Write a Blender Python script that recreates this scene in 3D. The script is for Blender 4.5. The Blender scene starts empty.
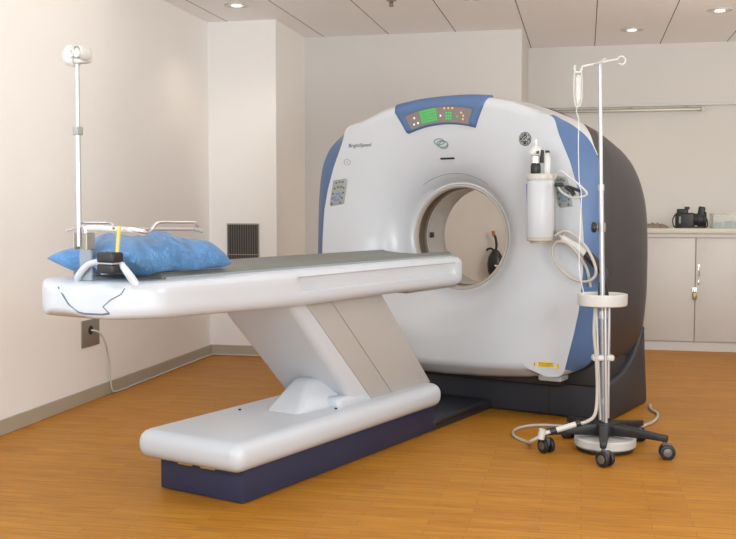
import bpy, bmesh, math, random
from mathutils import Vector, Matrix
random.seed(4)
S = bpy.context.scene
COL = S.collection
R = math.radians

# ------------------------------------------------------------------ camera
cam_d = bpy.data.cameras.new('camera'); cam = bpy.data.objects.new('camera', cam_d); COL.objects.link(cam)
cam_d.sensor_width = 36; cam_d.lens = 36 * 1000 / 736; cam_d.clip_start = .05
YAW = R(12.2224); PITCH = R(3.405)
cam.location = (0, 0, 1.2); cam.rotation_euler = (math.pi / 2 - PITCH, 0, YAW)
S.camera = cam

# ------------------------------------------------------------------ world and light
W = bpy.data.worlds.new('world'); S.world = W; W.use_nodes = True
W.node_tree.nodes['Background'].inputs[0].default_value = (.56, .75, 1, 1)
W.node_tree.nodes['Background'].inputs[1].default_value = .81
S.view_settings.view_transform = 'Standard'; S.view_settings.look = 'None'
S.view_settings.gamma = 1; S.view_settings.use_curve_mapping = False
S.view_settings.exposure = .04

def area(name, loc, target, size, size_y, power, color):
    d = bpy.data.lights.new(name, 'AREA'); d.shape = 'RECTANGLE'; d.size = size; d.size_y = size_y
    d.energy = power; d.color = color
    o = bpy.data.objects.new(name, d); COL.objects.link(o); o.location = loc
    o.rotation_euler = (Vector(target) - Vector(loc)).to_track_quat('-Z', 'Y').to_euler()
    return o
area('bounce_fill_right', (1.1, 2.2, 1.5), (-.2, 7.6, 3.0), 0.9, 0.9, 50, (.84, .93, 1))  # added fill out of view, aimed up-forward to brighten ceiling and back walls
area('upward_fill', (2.3, 5.6, 1.9), (.8, 7.8, 3.3), 1.0, 1.0, 44, (1, 1, .90))  # no fixture stands here: added fill that lifts the far ceiling
area('bounce_fill_left', (-2.3, 1.6, 1.6), (-1.9, 7.2, 2.9), 0.9, 0.9, 34, (.78, .92, 1.0))  # added left-hand fill, unseen, brightening ceiling and walls
area('ceiling_wash', (-1.2, 5.6, 2.70), (-1.2, 5.8, 0), 3.4, 4.2, 30, (1, .91, .80))
area('front_fill', (-.5, -.5, 1.7), (-1.4, 7.0, 1.3), 0.8, 0.6, 26, (.96, 1, .90))  # added frontal fill from behind the camera, not a real lamp
area('low_fill', (1.0, .2, .75), (-2.0, 7.0, .4), 2.6, 1.0, 62, (1, .94, .82))  # added warm fill, unseen, for the low wall and lower gantry

# ------------------------------------------------------------------ materials
def mat(name, col, rough=.5, metal=0, emit=None, est=1, noise=0, nscale=8, bump=0, coat=0, alpha=1, trans=0, sub=0):
    m = bpy.data.materials.new(name); m.use_nodes = True
    nt = m.node_tree; b = nt.nodes['Principled BSDF']
    b.inputs['Base Color'].default_value = (*col, 1); b.inputs['Roughness'].default_value = rough
    b.inputs['Metallic'].default_value = metal
    if coat: b.inputs['Coat Weight'].default_value = coat; b.inputs['Coat Roughness'].default_value = .15
    if trans: b.inputs['Transmission Weight'].default_value = trans
    if alpha < 1: b.inputs['Alpha'].default_value = alpha
    if emit: b.inputs['Emission Color'].default_value = (*emit, 1); b.inputs['Emission Strength'].default_value = est
    if noise or bump:
        tc = nt.nodes.new('ShaderNodeTexCoord'); n = nt.nodes.new('ShaderNodeTexNoise')
        n.inputs['Scale'].default_value = nscale; n.inputs['Detail'].default_value = 4
        nt.links.new(tc.outputs['Object'], n.inputs['Vector'])
        if noise:
            mx = nt.nodes.new('ShaderNodeMix'); mx.data_type = 'RGBA'
            mx.inputs[6].default_value = (*[c * (1 - noise) for c in col], 1)
            mx.inputs[7].default_value = (*[min(1, c * (1 + noise)) for c in col], 1)
            nt.links.new(n.outputs['Fac'], mx.inputs[0]); nt.links.new(mx.outputs[2], b.inputs['Base Color'])
        if bump:
            bp = nt.nodes.new('ShaderNodeBump'); bp.inputs['Strength'].default_value = bump; bp.inputs['Distance'].default_value = .01
            nt.links.new(n.outputs['Fac'], bp.inputs['Height']); nt.links.new(bp.outputs[0], b.inputs['Normal'])
    return m

M = {}
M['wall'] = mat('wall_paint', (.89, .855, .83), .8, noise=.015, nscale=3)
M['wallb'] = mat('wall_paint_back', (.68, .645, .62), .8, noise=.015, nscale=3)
M['base'] = mat('baseboard_vinyl', (.43, .37, .29), .5, noise=.03)
M['white'] = mat('gantry_white', (.515, .53, .56), .32, coat=.2, noise=.01)
M['twhite'] = mat('table_white', (.53, .555, .60), .34, coat=.2, noise=.01)
M['tgrey'] = mat('pedestal_grey', (.41, .385, .365), .45, noise=.01)
M['blue'] = mat('gantry_blue', (.072, .135, .28), .38, noise=.02)
M['flank'] = mat('gantry_flank', (.030, .027, .032), .42, noise=.03)
M['navy'] = mat('base_navy', (.021, .027, .068), .5, noise=.05)
M['gbase'] = mat('gantry_base_dark', (.022, .024, .032), .5, noise=.05)
M['black'] = mat('black_plastic', (.012, .012, .013), .45)
M['dark'] = mat('dark_gap', (.02, .018, .018), .7)
M['tan'] = mat('bore_tan', (.42, .37, .31), .45)
M['brown'] = mat('bore_brown', (.13, .095, .06), .4)
M['tunnel'] = mat('bore_tunnel', (.50, .48, .45), .35)
M['chrome'] = mat('brushed_steel', (.72, .72, .74), .25, metal=1)
M['alu'] = mat('pole_metal', (.50, .51, .53), .38, metal=.7)
M['steel'] = mat('plate_steel', (.36, .33, .28), .4, metal=.6)
M['cream'] = mat('white_plastic', (.56, .55, .52), .4)
M['canister'] = mat('canister_white', (.50, .51, .54), .4)
M['tube'] = mat('tube_vinyl', (.46, .42, .37), .35)
M['mattress'] = mat('cradle_pad', (.15, .155, .14), .5, noise=.04)
M['mattdark'] = mat('cradle_edge', (.25, .28, .31), .5)
M['vent'] = mat('grille_metal', (.05, .045, .04), .5, metal=.3)
M['slat'] = mat('grille_slat', (.16, .145, .13), .45, metal=.5)
M['cab'] = mat('cabinet_laminate', (.55, .52, .505), .45, noise=.01)
M['counter'] = mat('counter_top', (.56, .53, .47), .45, noise=.03)
M['screen'] = mat('display_face', (.20, .17, .165), .3)
M['green'] = mat('led_green', (.02, .30, .06), .4, emit=(.03, .75, .12), est=.45)
M['amber'] = mat('led_amber', (.6, .3, .1), .4, emit=(1, .55, .2), est=.4)
M['lwhite'] = mat('led_white', (.7, .7, .65), .4, emit=(1, 1, .9), est=.4)
M['keypad'] = mat('keypad_grey', (.28, .29, .27), .45)
M['key'] = mat('key_dark', (.10, .12, .14), .4)
M['keyblue'] = mat('key_blue', (.12, .22, .45), .4)
M['logo'] = mat('logo_grey', (.035, .04, .05), .4)
M['print'] = mat('print_grey', (.10, .11, .13), .5)
M['printblue'] = mat('print_blue', (.05, .10, .35), .5)
M['logogreen'] = mat('badge_green', (.16, .26, .24), .4)
M['yellow'] = mat('warning_yellow', (.80, .56, .03), .5)
M['seam'] = mat('seam_line', (.10, .12, .16), .6)
M['wood'] = mat('stick_yellow', (.60, .47, .12), .5)
M['lamp'] = mat('lamp_glow', (1, .95, .85), .5, emit=(1, .93, .80), est=1.1)
M['ring'] = mat('lamp_trim', (.60, .56, .52), .4)
M['brass'] = mat('padlock_brass', (.32, .24, .12), .4, metal=.7)
M['cloth'] = mat('cloth_grey', (.30, .26, .20), .9, noise=.3, nscale=20, bump=.4)
M['teal'] = mat('wipes_blue', (.09, .22, .38), .6, noise=.3, nscale=30)
M['rubber'] = mat('caster_grey', (.10, .10, .11), .5)
M['bag'] = mat('bag_dark_green', (.012, .018, .012), .35)
M['orange'] = mat('tip_orange', (.42, .16, .05), .5)

def glassy(name, col, fac):
    m = bpy.data.materials.new(name); m.use_nodes = True; nt = m.node_tree; nt.nodes.clear()
    o = nt.nodes.new('ShaderNodeOutputMaterial'); mx = nt.nodes.new('ShaderNodeMixShader')
    t = nt.nodes.new('ShaderNodeBsdfTransparent'); g = nt.nodes.new('ShaderNodeBsdfPrincipled')
    g.inputs['Base Color'].default_value = (*col, 1); g.inputs['Roughness'].default_value = .15
    mx.inputs[0].default_value = fac
    nt.links.new(t.outputs[0], mx.inputs[1]); nt.links.new(g.outputs[0], mx.inputs[2]); nt.links.new(mx.outputs[0], o.inputs[0])
    return m
M['clear'] = glassy('clear_plastic', (.85, .85, .82), .42)
M['clear2'] = glassy('clear_box', (.75, .76, .72), .30)

def pillow_mat():
    m = mat('pillow_blue', (.085, .28, .60), .28, coat=.35)
    nt = m.node_tree; b = nt.nodes['Principled BSDF']
    tc = nt.nodes.new('ShaderNodeTexCoord'); n = nt.nodes.new('ShaderNodeTexNoise'); n.inputs['Scale'].default_value = 9
    n.inputs['Detail'].default_value = 5; n.inputs['Distortion'].default_value = 1.2
    v = nt.nodes.new('ShaderNodeTexVoronoi'); v.feature = 'DISTANCE_TO_EDGE'; v.inputs['Scale'].default_value = 9
    mp = nt.nodes.new('ShaderNodeMapping'); mp.inputs['Scale'].default_value = (1, 2.2, 1.6)
    add = nt.nodes.new('ShaderNodeMath'); add.operation = 'ADD'
    bp = nt.nodes.new('ShaderNodeBump'); bp.inputs['Strength'].default_value = .8; bp.inputs['Distance'].default_value = .02
    nt.links.new(tc.outputs['Object'], mp.inputs[0]); nt.links.new(mp.outputs[0], n.inputs['Vector'])
    nt.links.new(n.outputs['Color'], v.inputs['Vector'])
    nt.links.new(n.outputs['Fac'], add.inputs[0]); nt.links.new(v.outputs['Distance'], add.inputs[1])
    nt.links.new(add.outputs[0], bp.inputs['Height']); nt.links.new(bp.outputs[0], b.inputs['Normal'])
    return m
M['pillow'] = pillow_mat()
M['wrap'] = mat('pillow_wrap', (.30, .50, .82), .3, coat=.3, bump=.5, nscale=14)

def floor_mat():
    m = bpy.data.materials.new('wood_floor'); m.use_nodes = True; nt = m.node_tree; b = nt.nodes['Principled BSDF']
    tc = nt.nodes.new('ShaderNodeTexCoord')
    rot = nt.nodes.new('ShaderNodeMapping'); rot.inputs['Rotation'].default_value = (0, 0, R(0))
    nt.links.new(tc.outputs['Object'], rot.inputs[0])
    br = nt.nodes.new('ShaderNodeTexBrick'); br.offset = .37; br.offset_frequency = 2
    br.inputs['Color1'].default_value = (.45, .20, .017, 1); br.inputs['Color2'].default_value = (.39, .16, .011, 1)
    br.inputs['Mortar'].default_value = (.29, .115, .010, 1)
    br.inputs['Scale'].default_value = 1; br.inputs['Mortar Size'].default_value = .0018; br.inputs['Mortar Smooth'].default_value = .5
    br.inputs['Brick Width'].default_value = .42; br.inputs['Row Height'].default_value = .062
    nt.links.new(rot.outputs[0], br.inputs['Vector'])
    st = nt.nodes.new('ShaderNodeMapping'); st.inputs['Scale'].default_value = (2.2, 26, 1)
    nt.links.new(rot.outputs[0], st.inputs[0])
    n = nt.nodes.new('ShaderNodeTexNoise'); n.inputs['Scale'].default_value = 2.2; n.inputs['Detail'].default_value = 6
    nt.links.new(st.outputs[0], n.inputs['Vector'])
    rp = nt.nodes.new('ShaderNodeValToRGB'); rp.color_ramp.elements[0].position = .3; rp.color_ramp.elements[0].color = (.78, .74, .70, 1)
    rp.color_ramp.elements[1].position = .7; rp.color_ramp.elements[1].color = (1.14, 1.12, 1.1, 1)
    nt.links.new(n.outputs['Fac'], rp.inputs[0])
    mx = nt.nodes.new('ShaderNodeMix'); mx.data_type = 'RGBA'; mx.blend_type = 'MULTIPLY'; mx.inputs[0].default_value = 1
    nt.links.new(br.outputs['Color'], mx.inputs[6]); nt.links.new(rp.outputs[0], mx.inputs[7]); nt.links.new(mx.outputs[2], b.inputs['Base Color'])
    b.inputs['Roughness'].default_value = .5; b.inputs['Specular IOR Level'].default_value = .35
    return m
M['floor'] = floor_mat()

def ceil_mat():
    m = bpy.data.materials.new('ceiling_panels'); m.use_nodes = True; nt = m.node_tree; b = nt.nodes['Principled BSDF']
    tc = nt.nodes.new('ShaderNodeTexCoord'); br = nt.nodes.new('ShaderNodeTexBrick'); br.offset = 0
    mp = nt.nodes.new('ShaderNodeMapping'); mp.inputs['Location'].default_value = (.517 + .5865 * 8, 1.3, 0)
    nt.links.new(tc.outputs['Object'], mp.inputs[0]); nt.links.new(mp.outputs[0], br.inputs['Vector'])
    br.inputs['Color1'].default_value = br.inputs['Color2'].default_value = (.94, .92, .93, 1)
    br.inputs['Mortar'].default_value = (.20, .17, .15, 1); br.inputs['Scale'].default_value = 1
    br.inputs['Mortar Size'].default_value = .0045; br.inputs['Mortar Smooth'].default_value = .2
    br.inputs['Brick Width'].default_value = .5865; br.inputs['Row Height'].default_value = 60
    nt.links.new(br.outputs['Color'], b.inputs['Base Color']); b.inputs['Roughness'].default_value = .85
    return m
M['ceil'] = ceil_mat()

# ------------------------------------------------------------------ mesh helpers
def link(name, bm, m, parent=None, smooth=True, angle=35):
    me = bpy.data.meshes.new(name); bmesh.ops.remove_doubles(bm, verts=bm.verts, dist=1e-6)
    bmesh.ops.recalc_face_normals(bm, faces=bm.faces); bm.to_mesh(me); bm.free()
    me.materials.append(m)
    if smooth:
        me.polygons.foreach_set('use_smooth', [True] * len(me.polygons)); me.set_sharp_from_angle(angle=R(angle))
    o = bpy.data.objects.new(name, me); COL.objects.link(o)
    if parent is not None: o.parent = parent
    return o

def tag(o, label, cat, group=None, kind=None):
    o['label'] = label; o['category'] = cat
    if group: o['group'] = group
    if kind: o['kind'] = kind
    return o

def thing(name, label, cat, loc=(0, 0, 0), rz=0, group=None):
    o = bpy.data.objects.new(name, None); COL.objects.link(o); o.location = loc; o.rotation_euler = (0, 0, rz)
    o.empty_display_size = .05
    return tag(o, label, cat, group)

def struct(name, bm, m, label, cat, smooth=False):
    o = link(name, bm, m, None, smooth); o['kind'] = 'structure'; o['label'] = label; o['category'] = cat
    return o

def box(bm, x0, x1, y0, y1, z0, z1, bev=0, seg=3, mtx=None):
    b = bmesh.new(); bmesh.ops.create_cube(b, size=1)
    for v in b.verts:
        v.co = Vector(((x0 + x1) / 2 + v.co.x * (x1 - x0), (y0 + y1) / 2 + v.co.y * (y1 - y0), (z0 + z1) / 2 + v.co.z * (z1 - z0)))
    if bev: bmesh.ops.bevel(b, geom=b.edges[:], offset=bev, segments=seg, profile=.5, affect='EDGES')
    if mtx is not None: bmesh.ops.transform(b, matrix=mtx, verts=b.verts)
    me = bpy.data.meshes.new('tmp'); b.to_mesh(me); b.free(); bm.from_mesh(me); bpy.data.meshes.remove(me)
    return bm

def smooth_path(pts, n=8):
    P = [Vector(p) for p in pts]; out = []
    for i in range(len(P) - 1):
        p0 = P[max(i - 1, 0)]; p1 = P[i]; p2 = P[i + 1]; p3 = P[min(i + 2, len(P) - 1)]
        for k in range(n):
            t = k / n
            out.append(.5 * ((2 * p1) + (p2 - p0) * t + (2 * p0 - 5 * p1 + 4 * p2 - p3) * t * t + (3 * p1 - p0 - 3 * p2 + p3) * t ** 3))
    out.append(P[-1]); return out

def tube(bm, pts, r, n=10, closed=False, radii=None):
    P = [Vector(p) for p in pts]; rings = []
    up = Vector((0, 0, 1)); L = len(P); prev = None
    for i, p in enumerate(P):
        a = P[(i - 1) % L] if (closed or i > 0) else P[i]; b = P[(i + 1) % L] if (closed or i < L - 1) else P[i]
        t = (b - a).normalized()
        if prev is None:
            s = t.cross(up)
            if s.length < .05: s = t.cross(Vector((1, 0, 0)))
        else:
            s = prev - t * prev.dot(t)
        s.normalize(); prev = s.copy(); q = t.cross(s)
        rr = radii[i] if radii else r
        rings.append([bm.verts.new(p + (s * math.cos(2 * math.pi * k / n) + q * math.sin(2 * math.pi * k / n)) * rr) for k in range(n)])
    for i in range(L if closed else L - 1):
        a = rings[i]; b = rings[(i + 1) % L]
        if closed and i == L - 1:
            # align the last ring
            best = min(range(n), key=lambda s: (a[0].co - b[s].co).length); b = b[best:] + b[:best]
        for k in range(n): bm.faces.new((a[k], a[(k + 1) % n], b[(k + 1) % n], b[k]))
    if not closed: bm.faces.new(rings[0][::-1]); bm.faces.new(rings[-1])
    return bm

def lathe(bm, prof, n=32, c=(0, 0, 0), mtx=None, a0=0, a1=2 * math.pi):
    """prof: list of (r, z) about the z axis"""
    full = abs(a1 - a0 - 2 * math.pi) < 1e-6; rings = []; new = []
    for r, z in prof:
        ring = []
        for k in range(n if full else n + 1):
            a = a0 + (a1 - a0) * k / n
            v = bm.verts.new((c[0] + r * math.cos(a), c[1] + r * math.sin(a), c[2] + z)); ring.append(v); new.append(v)
        rings.append(ring)
    for i in range(len(rings) - 1):
        a, b = rings[i], rings[i + 1]; m = len(a)
        for k in range(m if full else m - 1):
            bm.faces.new((a[k], a[(k + 1) % m], b[(k + 1) % m], b[k]))
    if mtx is not None: bmesh.ops.transform(bm, matrix=mtx, verts=new)
    return bm

def disc(bm, r, z0, z1, n=32, c=(0, 0, 0), bev=0, mtx=None):
    b = min(bev, (z1 - z0) / 2)
    pr = [(1e-5, z0), (r - b, z0)] + ([(r - b * .3, z0 + b * .3)] if b else []) + [(r, z0 + b)] + ([(r, z1 - b), (r - b * .3, z1 - b * .3)] if b else []) + [(r - b, z1), (1e-5, z1)]
    return lathe(bm, pr, n, c, mtx)

def prism(bm, poly, h0, h1, frame):
    """poly points (a,b) mapped by frame(a,b,h)"""
    A = [bm.verts.new(frame(a, b, h0)) for a, b in poly]; B = [bm.verts.new(frame(a, b, h1)) for a, b in poly]
    bm.faces.new(A[::-1]); bm.faces.new(B); n = len(poly)
    for i in range(n): bm.faces.new((A[i], A[(i + 1) % n], B[(i + 1) % n], B[i]))
    return bm

def bevel_all(bm, off, seg=3, ang=30):
    bmesh.ops.recalc_face_normals(bm, faces=bm.faces)
    es = [e for e in bm.edges if len(e.link_faces) == 2 and e.calc_face_angle(0) > R(ang)]
    bmesh.ops.bevel(bm, geom=es, offset=off, segments=seg, profile=.5, affect='EDGES'); return bm

def text_bm(body, size, depth=.0008, mtx=None, shear=0):
    c = bpy.data.curves.new('txt', 'FONT'); c.body = body; c.size = size; c.extrude = depth; c.align_x = 'CENTER'; c.align_y = 'CENTER'; c.shear = shear
    o = bpy.data.objects.new('txt', c); COL.objects.link(o)
    dg = bpy.context.evaluated_depsgraph_get(); me = bpy.data.meshes.new_from_object(o.evaluated_get(dg))
    bm = bmesh.new(); bm.from_mesh(me); bpy.data.objects.remove(o); bpy.data.curves.remove(c); bpy.data.meshes.remove(me)
    if mtx is not None: bmesh.ops.transform(bm, matrix=mtx, verts=bm.verts)
    return bm

def lerp_knots(x, K):
    if x <= K[0][0]: return K[0][1]
    for (a, b), (c, d) in zip(K, K[1:]):
        if x <= c: return b + (d - b) * (x - a) / (c - a)
    return K[-1][1]

# ------------------------------------------------------------------ room
XL = -3.03; YC = 7.80; XC = -2.45; YB = 8.66; XB = -.54; YR = 9.68; ZC = 2.729; XR = 3.4
bm = bmesh.new(); box(bm, XL - .15, XR + .15, -1.2, YR + .15, -.1, 0); struct('floor', bm, M['floor'], 'honey coloured narrow strip wood floor', 'floor')
bm = bmesh.new(); box(bm, XL - .15, XR + .15, -1.2, YR + .15, ZC, ZC + .1); struct('ceiling', bm, M['ceil'], 'pale ceiling of long panels with dark seams', 'ceiling')
bm = bmesh.new(); box(bm, XL - .15, XL, -1.2, YR + .15, 0, ZC); struct('wall_left', bm, M['wall'], 'plain cream wall along the left of the room', 'wall')
bm = bmesh.new(); box(bm, XL, XC, YC, YB, 0, ZC); struct('wall_column', bm, M['wall'], 'square cream column projecting in the left corner', 'wall')
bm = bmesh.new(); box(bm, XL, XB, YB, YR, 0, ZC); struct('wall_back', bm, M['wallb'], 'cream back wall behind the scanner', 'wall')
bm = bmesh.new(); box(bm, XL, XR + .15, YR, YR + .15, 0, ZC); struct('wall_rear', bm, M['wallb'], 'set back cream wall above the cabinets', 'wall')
bm = bmesh.new(); box(bm, XR, XR + .15, -1.2, YR, 0, ZC); struct('wall_right', bm, M['wall'], 'cream wall along the right of the room', 'wall')
def bb(name, x0, x1, y0, y1, lab):
    bm = bmesh.new(); box(bm, x0, x1, y0, y1, 0, .085, .004, 2); o = struct(name, bm, M['base'], lab, 'baseboard')
bb('baseboard_left', XL, XL + .012, -1.2, YC, 'grey-beige baseboard along the left wall')
bb('baseboard_column', XL + .012, XC + .012, YC - .012, YC, 'grey-beige baseboard across the column front')
bb('baseboard_return', XC, XC + .012, YC, YB, 'grey-beige baseboard along the column side')
bb('baseboard_back', XC + .012, XB, YB - .012, YB, 'grey-beige baseboard along the back wall')
# ledge on the rear wall and its light rail
bm = bmesh.new(); box(bm, XB, XR, YR - .05, YR, 2.155, 2.178, .004, 2); struct('trim_1', bm, M['wallb'], 'thin cream ledge running along the rear wall', 'trim')
t = thing('curtain_rail', 'long pale rail fixed under the ledge on the rear wall', 'rail', (.40, YR - .06, 2.118))
bm = bmesh.new(); box(bm, -.92, .62, -.025, .0, -.012, .016, .004, 2); link('rail', bm, M['steel'], t)
bm = bmesh.new(); box(bm, .62, .66, -.03, .005, -.02, .022, .006, 2); link('end_cap', bm, M['cream'], t)
for x in (-.7, 0, .5):
    bm = bmesh.new(); box(bm, x - .012, x + .012, -.002, .06, -.004, .024, .003, 2); link('bracket', bm, M['steel'], t)

# ceiling lights
def downlight(x, y, lab):
    t = thing('recessed_light', lab, 'ceiling light', (x, y, ZC), 0, 'recessed ceiling downlights')
    bm = bmesh.new(); lathe(bm, [(.062, .0), (.085, -.002), (.092, -.006), (.095, 0)], 36); link('trim_ring', bm, M['ring'], t)
    bm = bmesh.new(); lathe(bm, [(.064, -.003), (.055, -.004), (.045, -.0055)], 36); link('reflector', bm, M['chrome'], t)
    bm = bmesh.new(); disc(bm, .04, -.012, -.003, 24, bev=.004); link('lamp', bm, M['lamp'], t)
    d = bpy.data.lights.new('spot', 'SPOT'); d.energy = 10; d.spot_size = R(120); d.spot_blend = .9; d.color = (1, .88, .70); d.shadow_soft_size = .05
    o = bpy.data.objects.new('spot', d); COL.objects.link(o); o.parent = t; o.location = (0, 0, -.03)
downlight(-2.56, 7.19, 'recessed ceiling light nearest the square column at left')
downlight(-.815, 7.30, 'recessed ceiling light at top centre, cut off by the top edge of the photo')
downlight(.37, 8.87, 'recessed ceiling light just above the top of the drip stand')
downlight(.99, 8.156, 'recessed ceiling light at the far right of the ceiling')
t = thing('sprinkler_head', 'small dark ceiling sprinkler left of the scanner display', 'sprinkler', (-1.40, 7.27, ZC))
bm = bmesh.new(); disc(bm, .035, -.008, 0, 24, bev=.003); link('cover_plate', bm, M['steel'], t)
bm = bmesh.new(); disc(bm, .012, -.03, -.008, 16, bev=.002); disc(bm, .018, -.045, -.04, 16, bev=.001)
tube(bm, [(-.012, 0, -.012), (-.014, 0, -.03), (0, 0, -.042)], .002, 6); tube(bm, [(.012, 0, -.012), (.014, 0, -.03), (0, 0, -.042)], .002, 6)
link('nozzle', bm, M['slat'], t)

# grille on the column
t = thing('wall_vent', 'dark vertical slatted air grille on the column front', 'vent', (-2.735, YC, .62))
bm = bmesh.new(); box(bm, -.135, .135, -.006, 0, 0, .465); link('back_plate', bm, M['vent'], t, False)
bm = bmesh.new()
for (a, b, c, d) in ((-.138, .138, -.004, .006), (-.138, .138, .459, .47), (-.138, -.130, .006, .459), (.130, .138, .006, .459), (-.13, .13, .212, .219)):
    box(bm, a, b, -.014, -.004, c, d, .001, 1)
link('frame', bm, M['steel'], t)
bm = bmesh.new()
for i in range(13):
    x = -.12 + i * .02; box(bm, x - .0035, x + .0035, -.013, -.005, .006, .459)
link('slats', bm, M['slat'], t, False)

# outlet and cord on the left wall
t = thing('wall_outlet', 'square metal outlet plate on the left wall under the table end', 'outlet', (XL, 5.735, .43))
bm = bmesh.new(); box(bm, 0, .008, -.115, .115, -.085, .085, .003, 2); link('plate', bm, M['steel'], t)
bm = bmesh.new(); disc(bm, .028, .0, .004, 24, mtx=Matrix.Translation((.008, -.005, .018)) @ Matrix.Rotation(R(90), 4, 'Y')); link('hole', bm, M['black'], t)
bm = bmesh.new(); pts = smooth_path([(XL + .005, 5.73, .448), (XL + .05, 5.765, .43), (XL + .06, 5.82, .36), (XL + .03, 5.92, .25), (XL + .022, 5.96, .12), (XL + .022, 5.98, .03), (XL + .03, 6.05, .008), (XL + .026, 6.4, .007), (XL + .025, 7.2, .007), (XL + .028, YC - .05, .007), (XL + .08, YC - .022, .007), (XL + .4, YC - .02, .007), (XC - .1, YC - .02, .007)], 8)
tube(bm, pts, .006, 8); tag(link('power_cord', bm, M['cream']), 'cream cord from the outlet plate down along the baseboard', 'cord')

# cabinets on the right
YF = 8.85
def cabinet(x0, w, lab, lock):
    t = thing('base_cabinet', lab, 'cabinet', (x0, YF, 0), 0, 'cream base cabinets under the counter')
    bm = bmesh.new(); box(bm, 0, w, .022, YR - YF - .006, .075, .998); link('body', bm, M['cab'], t, False)
    bm = bmesh.new(); box(bm, 0, w, .012, YR - YF - .006, 0, .075); link('plinth', bm, M['cab'], t, False)
    hw = w / 2
    for i in (0, 1):
        bm = bmesh.new(); box(bm, i * hw + .004, (i + 1) * hw - .004, 0, .02, .085, .965, .002, 2); d = link('door', bm, M['cab'], t)
        if i == lock[0]:
            hx = i * hw + (.028 if i else hw - .028)
            bm = bmesh.new(); tube(bm, smooth_path([(hx, 0, .72), (hx, -.02, .715), (hx + .004, -.026, .70), (hx + .004, -.026, .66), (hx, -.02, .645), (hx, 0, .64)], 5), .004, 8)
            box(bm, hx - .008, hx + .008, -.003, .001, .69, .74, .001, 1); box(bm, hx - .006, hx + .006, -.003, .001, .585, .61, .001, 1)
            tube(bm, smooth_path([(hx, -.002, .60), (hx + .008, -.012, .585), (hx, -.012, .57), (hx - .006, -.01, .585)], 4), .002, 6)
            link('handle', bm, M['chrome'], d)
    return t
cabinet(.50, .84, 'cream two-door base cabinet with a padlock beside the scanner', (1,))
cabinet(1.344, .84, 'cream base cabinet at the right edge of the photo', (1,))
cabinet(-.345, .84, 'cream base cabinet hidden behind the scanner flank', (0,))
t = thing('padlock', 'small brass padlock hanging between the cabinet doors', 'padlock', (.917, YF - .012, .455))
bm = bmesh.new(); box(bm, -.017, .017, -.010, .008, -.012, .045, .004, 2); link('lock_body', bm, M['brass'], t)
bm = bmesh.new(); tube(bm, smooth_path([(-.01, -.001, .043), (-.01, -.001, .07), (0, -.001, .083), (.01, -.001, .07), (.01, -.001, .043)], 5), .003, 8)
box(bm, -.02, .02, .006, .012, .05, .09, .002, 1); link('shackle', bm, M['chrome'], t)
bm = bmesh.new(); box(bm, -.36, 2.2, YF - .03, YR - .004, 1.0, 1.045, .006, 2)
tag(link('countertop', bm, M['counter']), 'cream counter running along the top of the base cabinets', 'countertop')
bm = bmesh.new(); box(bm, -.36, 2.2, YF - .012, YF + .012, .968, 1.0); tag(link('counter_apron', bm, M['cab'], None, False), 'thin cream rail directly under the counter edge', 'trim')

# things on the counter
ZT = 1.045
t = thing('camera', 'bulky black camera lying on the counter', 'camera', (.90, 9.0, ZT + .002), R(-8)); t.scale = (1.05, 1, 1.3)
bm = bmesh.new(); box(bm, -.13, .02, -.05, .04, 0, .10, .014, 3); box(bm, -.12, -.03, -.04, .03, .09, .125, .01, 3); bevel_all(bm, .001, 1); link('body', bm, M['black'], t)
bm = bmesh.new(); lathe(bm, [(1e-5, 0), (.038, 0), (.04, .01), (.04, .03), (.046, .035), (.046, .08), (.05, .085), (.05, .10), (.044, .102), (.03, .085), (1e-5, .08)], 28, mtx=Matrix.Translation((.01, -.005, .055)) @ Matrix.Rotation(R(90), 4, 'Y')); link('lens', bm, M['black'], t)
bm = bmesh.new(); box(bm, -.06, -.02, -.02, .02, .12, .14, .005, 2); link('eyepiece', bm, M['black'], t)
bm = bmesh.new(); box(bm, .03, .085, -.035, .025, .085, .15, .012, 3, Matrix.Rotation(R(8), 4, 'Y')); link('flash_unit', bm, M['black'], t)
bm = bmesh.new(); tube(bm, smooth_path([(-.13, 0, .09), (-.15, -.03, .05), (-.13, -.08, .006), (-.06, -.10, .006), (0, -.08, .006), (.06, -.09, .006), (.12, -.05, .01), (.115, -.02, .06)], 6), .005, 8); link('strap', bm, M['black'], t)
bm = bmesh.new(); box(bm, -.10, -.085, -.055, -.048, .03, .075, .002, 1); link('screen', bm, M['keypad'], t)
t = thing('plastic_box', 'clear plastic box with blue packets at the right end of the counter', 'box', (1.20, 9.03, ZT), R(4))
bm = bmesh.new()
for a in ((-.14, .14, -.09, .09, 0, .005), (-.14, .14, -.09, -.085, 0, .125), (-.14, .14, .085, .09, 0, .125), (-.14, -.135, -.085, .085, 0, .125), (.135, .14, -.085, .085, 0, .125)): box(bm, *a)
link('shell', bm, M['clear2'], t, False)
bm = bmesh.new(); box(bm, -.145, .145, -.095, .095, .118, .125, .002, 1); link('lid', bm, M['clear2'], t)
for i, (x, y) in enumerate([(-.085, -.03), (0, -.035), (.085, -.03)]):
    bm = bmesh.new(); box(bm, -.034, .034, -.026, .026, 0, .045 + .008 * (i % 2), .008, 2, Matrix.Rotation(.12 * i, 4, 'Z'))
    o = link('packet', bm, M['teal']); o.location = (1.20 + x, 9.03 + y, ZT + .008)
    tag(o, ('leftmost blue packet inside the clear plastic box', 'middle blue packet inside the clear plastic box', 'rightmost blue packet inside the clear plastic box')[i], 'packet', 'blue packets in the clear box')
bm = bmesh.new(); nx, ny = 26, 12; g = []
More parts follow.
